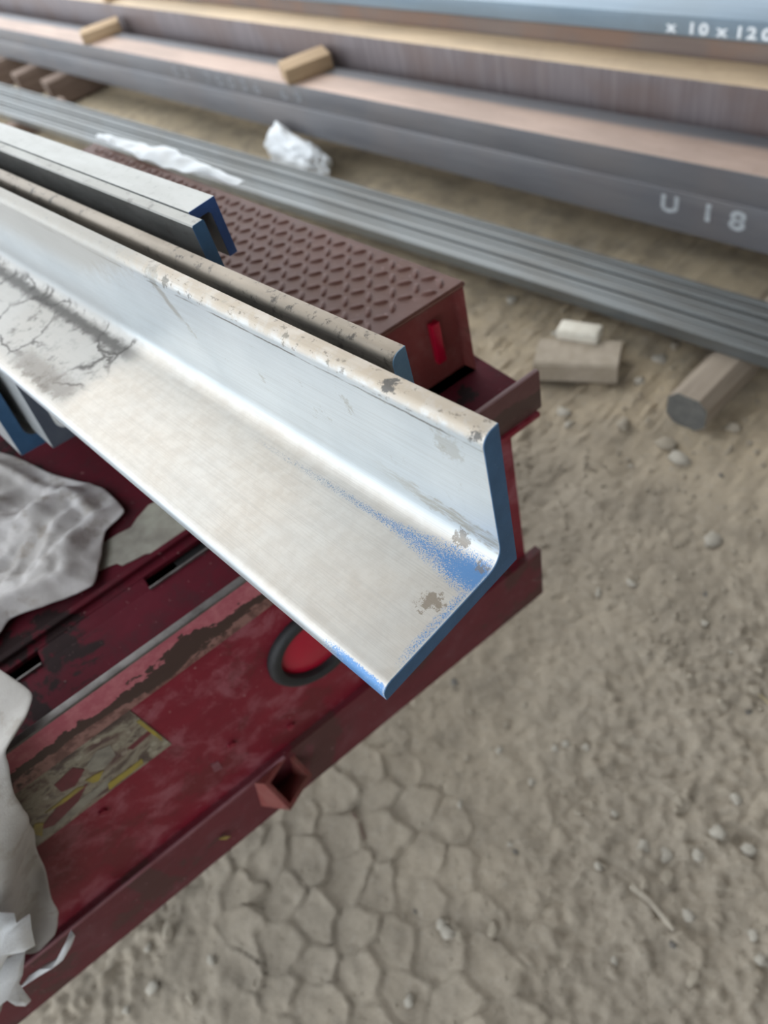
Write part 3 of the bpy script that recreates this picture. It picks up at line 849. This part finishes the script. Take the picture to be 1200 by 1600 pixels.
# ------------------------------------------------------------------ stock on the ground behind: thin tubes
tz = H - 1.21
v0 = None
K = 9
for k in range(K):
    y_near = 1.352 + k * .0190; y_far = 1.345 + k * .0280
    wdt, hgt = .0178, (.030 if k % 3 else .036)
    o_, i_ = wdt / 2, wdt / 2 - .002
    e = mesh('steel_tube', *extrude_x([(-o_, 0.002), (-o_ + .002, 0), (o_ - .002, 0), (o_, .002), (o_, hgt - .002), (o_ - .002, hgt), (-o_ + .002, hgt), (-o_, hgt - .002)], 0, -7.2), 'tube',
             loc=(.55 - .05 * (k % 4), y_near - .005, tz + .001), rotz=0, smooth=30)
    e.rotation_euler = (0, 0, -math.atan2(y_far - y_near, 5.0))
    order = ['nearest to the truck', 'second from the truck', 'third from the truck', 'fourth from the truck', 'fifth from the truck', 'sixth from the truck', 'seventh from the truck', 'second last before the channels', 'last before the channels'][k]
    tag(e, f'long grey steel tube in the low bundle on the ground, {order}', 'steel tube', 'grey tubes in the low bundle')

# timber under the tubes, with a dark octagonal end
def timber(name, p0, p1, wdt, hgt, z0, mat, label, group=None, endmat=None, chamfer=.018, cat='timber'):
    d = Vector((p1[0] - p0[0], p1[1] - p0[1])); L = d.length
    a = wdt / 2; c = chamfer
    prof = [(-a + c, 0), (a - c, 0), (a, c), (a, hgt - c), (a - c, hgt), (-a + c, hgt), (-a, hgt - c), (-a, c)]
    n = 8
    def ext(y0, y1):
        v = [(x, y0, z) for x, z in prof] + [(x, y1, z) for x, z in prof]
        return v, [tuple(range(n)), tuple(range(2 * n - 1, n - 1, -1))] + [(i, (i + 1) % n, n + (i + 1) % n, n + i) for i in range(n)]
    rz = math.atan2(-d.x, d.y)
    if endmat:
        e = empty(name, (p0[0], p0[1], z0), rz)
        mesh('timber_body', *ext(.001, L), mat, e, smooth=25); mesh('end_grain', *ext(0, .001), endmat, e)
    else: e = mesh(name, *ext(0, L), mat, None, (p0[0], p0[1], z0), rz, smooth=25)
    tag(e, label, cat, group); return e
timber('timber_sleeper', (-.536, 1.172), (-.515, 1.70), .098, .094, -.004, 'wood_grey', 'grey timber sleeper under the tube bundle with a dark end, right of the block', 'timber sleepers', 'wood_end', .022)
for (x, w_, lab) in ((-4.88, .13, 'nearest of the dark timber sleepers under the far end of the channels'), (-5.33, .12, 'middle of the dark timber sleepers under the far end of the channels'), (-5.85, .12, 'farthest of the dark timber sleepers under the far end of the channels')):
    timber('timber_sleeper', (x - .02, 1.66), (x + .10, 2.36), w_, .145, .0, 'wood_dark', lab, 'timber sleepers', None, .006)
timber('timber_sleeper', (.25, 1.66), (.28, 2.14), .13, .145, 0, 'wood_dark', 'dark timber sleeper under the channels, out at the right', 'timber sleepers', None, .006)
timber('timber_sleeper', (-4.70, 1.24), (-4.68, 1.645), .11, .094, -.004, 'wood_dark', 'timber sleeper under the far end of the tube bundle', 'timber sleepers', None, .01)

# ------------------------------------------------------------------ steel channels and plates
def bpos(x, y, yaw):                   # stack line at x = -.65 in the yard; local x runs along the stack
    return (x, y + math.tan(math.radians(yaw)) * -(x + .65))
def channel(y0, wdt, zb_, zt_, mat, label, tf=.010, tw=.010, group='steel channels in the stack', x0=.45, length=12.5, name='steel_channel', yaw=1.75):
    h = zt_ - zb_
    prof = [(0.0, 0), (tf, 0), (tf + .004, h - tw - .010), (tf + .014, h - tw), (wdt - tf - .014, h - tw), (wdt - tf - .004, h - tw - .010), (wdt - tf, 0), (wdt, 0),
            (wdt, h - .006), (wdt - .002, h - .002), (wdt - .006, h), (.006, h), (.002, h - .002), (0, h - .006)]
    p = bpos(x0, y0, yaw)
    o = mesh(name, *extrude_x(prof, 0, -length), mat, None, (p[0], p[1], H + zb_), -math.radians(yaw), smooth=35)
    tag(o, label, 'steel channel', group)
    return o
ch1 = channel(1.660, .180, -1.154, -1.0445, 'mill', 'bottom grey steel channel of the front stack, stencilled U18')
ch2 = channel(1.667, .172, -1.0440, -.967, 'web_pink', 'pink-dusted steel channel lying on the channel stencilled U18')
channel(1.858, .122, -1.154, -1.0105, 'purple', 'bottom purplish steel channel of the second stack, mostly hidden', yaw=2.6)
ch4 = channel(1.858, .122, -1.010, -.869, 'web_orange', 'orange-dusted steel channel on top of the second stack', yaw=2.6)
M['wallmix'] = M['purple']
channel(1.986, .22, -1.154, -.8265, 'brownsteel', 'brown rusted steel channel below the blue-grey plates', yaw=2.7)
# face plate colour of the second stack : its upright flange keeps the purplish scale
ch4.data.materials.append(M['purple'])
for p in ch4.data.polygons:
    if abs(p.normal.y) > .7: p.material_index = 1
ch2.data.materials.append(M['mill'])
for p in ch2.data.polygons:
    if abs(p.normal.y) > .7: p.material_index = 1
for k in range(5):
    y0 = 1.983 + k * .155; zt_ = -.778 + (.0 if k == 0 else .004 * k)
    p = bpos(.45, y0, 2.7)
    o = box('steel_plate', -12.5, 0, 0, .150, 0, zt_ + .826, 'bluegrey', None, .003, (p[0], p[1], H - .826), -math.radians(2.7))
    tag(o, ['blue-grey steel plate with white stencilled size, front one on the brown channel', 'second blue-grey steel plate behind the stencilled one', 'third blue-grey steel plate behind the stencilled one', 'fourth blue-grey steel plate behind the stencilled one', 'last blue-grey steel plate behind the stencilled one'][k], 'steel plate', 'blue-grey plates')
# billet under the rear plates, extended to the ground to block back light
p = bpos(.45, 2.225, 2.7)
tag(box('light_block_billet', -12.4, 0, 0, .52, -.150, .3265, 'brownsteel', None, .003, (p[0], p[1], H - 1.154), -math.radians(2.7)), 'long brown billet under the rear blue-grey plates, extended down to block light', 'steel billet')

def text(name, body, size, x, y, z, mat, parent, sx=1.0, space=1.0, thick=.0):
    cu = bpy.data.curves.new(name, 'FONT'); cu.body = body; cu.size = size; cu.space_character = space; cu.extrude = .0006; cu.offset = thick
    tmp = bpy.data.objects.new(name, cu); COL.objects.link(tmp)
    dg = bpy.context.evaluated_depsgraph_get()
    me_ = bpy.data.meshes.new_from_object(tmp.evaluated_get(dg))
    bpy.data.objects.remove(tmp)
    me_.transform(Matrix.Rotation(math.radians(90), 4, 'X') @ Matrix.Diagonal((sx, 1, 1, 1)))
    me_.materials.clear(); me_.materials.append(M[mat])
    o = bpy.data.objects.new(name, me_); COL.objects.link(o); o.parent = parent; o.location = (x, y, z)
    return o
def on_ch(px): return px - .45
text('stencil_lettering', 'U', .062, on_ch(-.915), -.0006, .050, 'chalk', ch1, 1.25, 1, .0022)
text('stencil_lettering', '1', .062, on_ch(-.800), -.0006, .050, 'chalk', ch1, 1.35, 1, .0022)
text('stencil_lettering', '8', .068, on_ch(-.722), -.0006, .045, 'chalk', ch1, 1.3, 1, .0022)
pl0 = [o for o in bpy.data.objects if o.name == 'steel_plate'][0]
for k, (ch, x) in enumerate((('x', -1.122), ('1', -1.062), ('0', -1.028), ('x', -.977), ('1', -.930), ('2', -.898), ('0', -.859))):
    text('stencil_lettering', ch, .036, on_ch(x), -.0006, .008, 'chalk_bright', pl0, 1.4, 1, .0012)
for k, ch in enumerate('03 70036 69'):
    if ch != ' ': text('stencil_lettering', ch, .060, on_ch(-3.45 + k * .094), -.0006, .014, 'chalk_faint', ch2, 1.6)

# wooden spacers on the front stack
def plank(x0, y0, x1, y1, wdt, z0, hgt, label):
    d = Vector((x1 - x0, y1 - y0)); L = d.length
    o = box('wood_spacer', -wdt / 2, wdt / 2, 0, L, 0, hgt, 'wood', None, .003, (x0, y0, H + z0), math.atan2(-d.x, d.y))
    tag(o, label, 'wood block', 'wooden spacers on the channels')
plank(-2.56, 1.738, -2.475, 1.905, .128, -.9665, .054, 'pale wooden spacer on the pink-dusted channel, right one of the pair')
plank(-4.37, 1.795, -4.27, 1.980, .125, -.9665, .050, 'pale wooden spacer on the pink-dusted channel, left one of the pair')
plank(-4.45, 2.040, -4.432, 2.130, .09, -.8685, .045, 'short wooden spacer on the orange-dusted channel at the far left')

# ------------------------------------------------------------------ odds and ends on the ground
bm = bmesh.new(); bmesh.ops.create_icosphere(bm, subdivisions=5, radius=1)
for vtx in bm.verts:
    c = vtx.co.copy()
    rr = 1 + .28 * mnoise.noise(c * 1.6 + Vector((3, 1, 0))) + .16 * mnoise.noise(c * 4.1) - .10 * abs(mnoise.noise(c * 7 + Vector((9, 0, 2))))
    vtx.co = Vector((c.x * .205 * rr, c.y * .05 * rr, max(-.075, c.z * .085 * rr)))
    pk = math.exp(-((vtx.co.x + .10) / .060) ** 2)
    if c.z > .05: vtx.co.z += .075 * pk * c.z
    vtx.co.z += .073
tag(from_bm('plastic_bag', bm, 'plastic', None, (-2.52, 1.655, .0), -.02, smooth=75), 'crumpled white plastic bag under the front steel channel', 'bag')

timber('concrete_block', (-.955, 1.165), (-.765, 1.258), .105, .062, .002, 'brick', 'dusty buff block on the ground near the red rail end', None, None, .006, 'block')
bm = bmesh.new()
add_box(bm, -.056, .056, -.026, .026, 0, .034, .010)
tag(from_bm('plaster_lump', bm, 'offwhite', None, (-.893, 1.268, .056), math.radians(15), smooth=60), 'small off-white lump lying on the dusty buff block', 'lump')
bm = bmesh.new(); bmesh.ops.create_icosphere(bm, subdivisions=3, radius=1)
for vtx in bm.verts:
    vtx.co = Vector((vtx.co.x * .06, vtx.co.y * .035, max(vtx.co.z, -.4) * .03)) * (1 + .3 * mnoise.noise(vtx.co * 2))
tag(from_bm('wood_scrap', bm, 'straw', None, (-1.80, 1.40 - .09, .015), .4, smooth=50), 'pale scrap of wood in front of the tube bundle', 'scrap')

# pebbles
def peb_mesh(seed, mat):
    bm = bmesh.new(); bmesh.ops.create_icosphere(bm, subdivisions=2, radius=1)
    for vtx in bm.verts:
        c = vtx.co.copy(); vtx.co = c * (1 + .6 * mnoise.noise(c * 1.3 + Vector((seed, seed * 2, 0)))); vtx.co.z *= .7
    me_ = bpy.data.meshes.new('pebble'); bm.to_mesh(me_); bm.free(); me_.materials.append(M[mat])
    for p in me_.polygons: p.use_smooth = True
    return me_
PM = {'pale': [peb_mesh(k, 'peb') for k in range(3)], 'buff': [peb_mesh(k + 5, 'peb2') for k in range(3)], 'dark': [peb_mesh(k + 9, 'peb3') for k in range(2)]}
def zone(x, y):
    if y > 1.0: return 'near the timber sleeper and the buff block'
    if y > .52: return 'on the bare dirt right of the bar end'
    if x > -.34 and y > .12: return 'around the short pale twig'
    if x > -.42: return 'at the bottom edge of the picture, below the bar end'
    return 'beside the tyre prints under the red rail'
def pebble(x, y, r, kind):
    o = bpy.data.objects.new('pebble', random.choice(PM[kind])); COL.objects.link(o)
    o.location = (x, y, gz(x, y) + r * .25); o.scale = (r * random.uniform(.8, 1.4), r * random.uniform(.7, 1.1), r * random.uniform(.7, 1.0))
    o.rotation_euler = (random.uniform(-.3, .3), random.uniform(-.3, .3), random.uniform(0, 6.3))
    size = 'larger' if r > .0075 else 'tiny'
    tag(o, f'{size} {kind} pebble {zone(x, y)}', 'pebble', f'{size} {kind} pebbles {zone(x, y)}')
spots = [(-0.144, 0.238), (-0.299, 0.37), (-0.216, 0.288), (-0.172, 0.326), (-0.04, 0.356), (-0.056, 0.298), (-0.007, 0.27), (-0.238, 0.729), (-0.103, 0.66), (-0.431, 0.666), (-0.393, 0.723), (-0.106, 0.298), (-0.077, 0.324), (0.097, 0.288), (-0.553, 0.636), (-0.264, -0.0), (-0.28, 0.003), (-0.245, 0.011), (-0.309, 0.279), (-0.495, 1.077), (-0.651, 1.101), (-0.324, 0.92), (-0.248, -0.109), (-0.213, 0.052), (0.014, 0.41), (0.072, 0.308), (-0.409, 0.334), (-0.273, 0.391), (-0.108, 0.309), (-0.516, -0.356), (-0.578, -0.396), (-0.585, -0.445), (-0.628, -0.329), (-0.638, -0.371), (-0.535, -0.301), (-0.105, 0.411), (-0.035, 0.405), (-0.037, 0.469), (0.038, 0.2), (-0.055, 0.146), (-0.528, 1.189), (-0.544, 1.105), (-0.8, 1.063), (-0.767, 1.043), (-0.441, 1.218), (-0.698, 1.245), (-0.708, 1.351), (-0.7, 1.413), (-1.0, 1.313), (-1.205, 1.374), (-0.758, 1.6), (-0.804, 1.62), (-1.161, 1.537)]
for k, (x, y) in enumerate(spots):
    pebble(x, y, random.uniform(.007, .012) if y < .9 else random.uniform(.012, .022), 'pale' if k % 3 != 2 else 'buff')
for k in range(80):
    x = random.uniform(-.75, .16); y = random.uniform(-.45, 1.2)
    if (x + .45) ** 2 + (y + .1) ** 2 < .05 and random.random() < .7: continue
    if abs(x + .86) < .16 and 1.1 < y < 1.3: continue
    if abs(x + .53) < .07 and y > 1.15: continue
    pebble(x, y, random.uniform(.003, .007), random.choice(('pale', 'buff', 'buff', 'dark')))
# loose grit, uncountable
rv, rf = [], []
octv = [(1, 0, 0), (-1, 0, 0), (0, 1, 0), (0, -1, 0), (0, 0, 1), (0, 0, -1)]
octf = [(0, 2, 4), (2, 1, 4), (1, 3, 4), (3, 0, 4), (2, 0, 5), (1, 2, 5), (3, 1, 5), (0, 3, 5)]
for k in range(7000):
    far = k % 2
    x = random.uniform(-3.2, .3) if far else random.uniform(-.9, .2); y = random.uniform(.6, 1.66) if far else random.uniform(-.6, .9)
    if not far and random.random() > .25 + .75 * float(smooth01((vnoise(np.array([x]), np.array([y]), 4, 21)[0] - .45) / .2)): continue
    if (abs(x + .86) < .17 and 1.08 < y < 1.34) or (abs(x + .53) < .08 and y > 1.15) or (abs(x + 2.52) < .26 and y > 1.55) or (abs(x + 1.8) < .09 and abs(y - 1.31) < .07): continue
    r = random.uniform(.002, .007) if far else random.uniform(.0012, .0035)
    b = len(rv); z = gz(x, y); a = random.uniform(0, 3)
    for q in octv:
        qx = q[0] * math.cos(a) - q[1] * math.sin(a); qy = q[0] * math.sin(a) + q[1] * math.cos(a)
        rv.append((x + qx * r * random.uniform(.7, 1.3), y + qy * r * random.uniform(.7, 1.3), z + r * .3 + q[2] * r * .7))
    rf += [(b + i, b + j, b + l) for i, j, l in octf]
tag(mesh('gravel', rv, rf, 'peb2', smooth=100), 'fine loose gravel strewn over the dirt yard', 'gravel', None, 'stuff')
# twigs, straw and leaf
def twig(x, y, L, r, ang, mat, label, name='twig', cat='twig'):
    n = 7; v = []; f = []
    for i in range(6):
        t = i / 5; px = (t - .5) * L; rr = r * (1 - .3 * t); dy = .0025 * math.sin(t * 4) * L / .07
        for k in range(n):
            a = 2 * math.pi * k / n; v.append((px, dy + rr * math.cos(a), rr * math.sin(a)))
    for i in range(5):
        for k in range(n): f.append((i * n + k, i * n + (k + 1) % n, (i + 1) * n + (k + 1) % n, (i + 1) * n + k))
    f += [tuple(range(n)), tuple(range(5 * n, 6 * n))]
    o = mesh(name, v, f, mat, None, (x, y, gz(x, y) + r * .8), ang, smooth=60); tag(o, label, cat)
twig(-.052, .245, .080, .0060, math.radians(-6), 'paletwig', 'short pale twig lying among the pebbles')
twig(-.495, .018, .052, .0040, math.radians(-18), 'wood_dark', 'dark sliver of bark on the tyre prints', 'bark_sliver', 'bark')
twig(-.10, .655, .14, .0025, math.radians(-10), 'straw', 'dry straw stalk on the bare dirt at the right', 'straw_stalk', 'straw')
twig(.085, .13, .10, .003, math.radians(30), 'twig', 'thin twig near the bottom right corner')
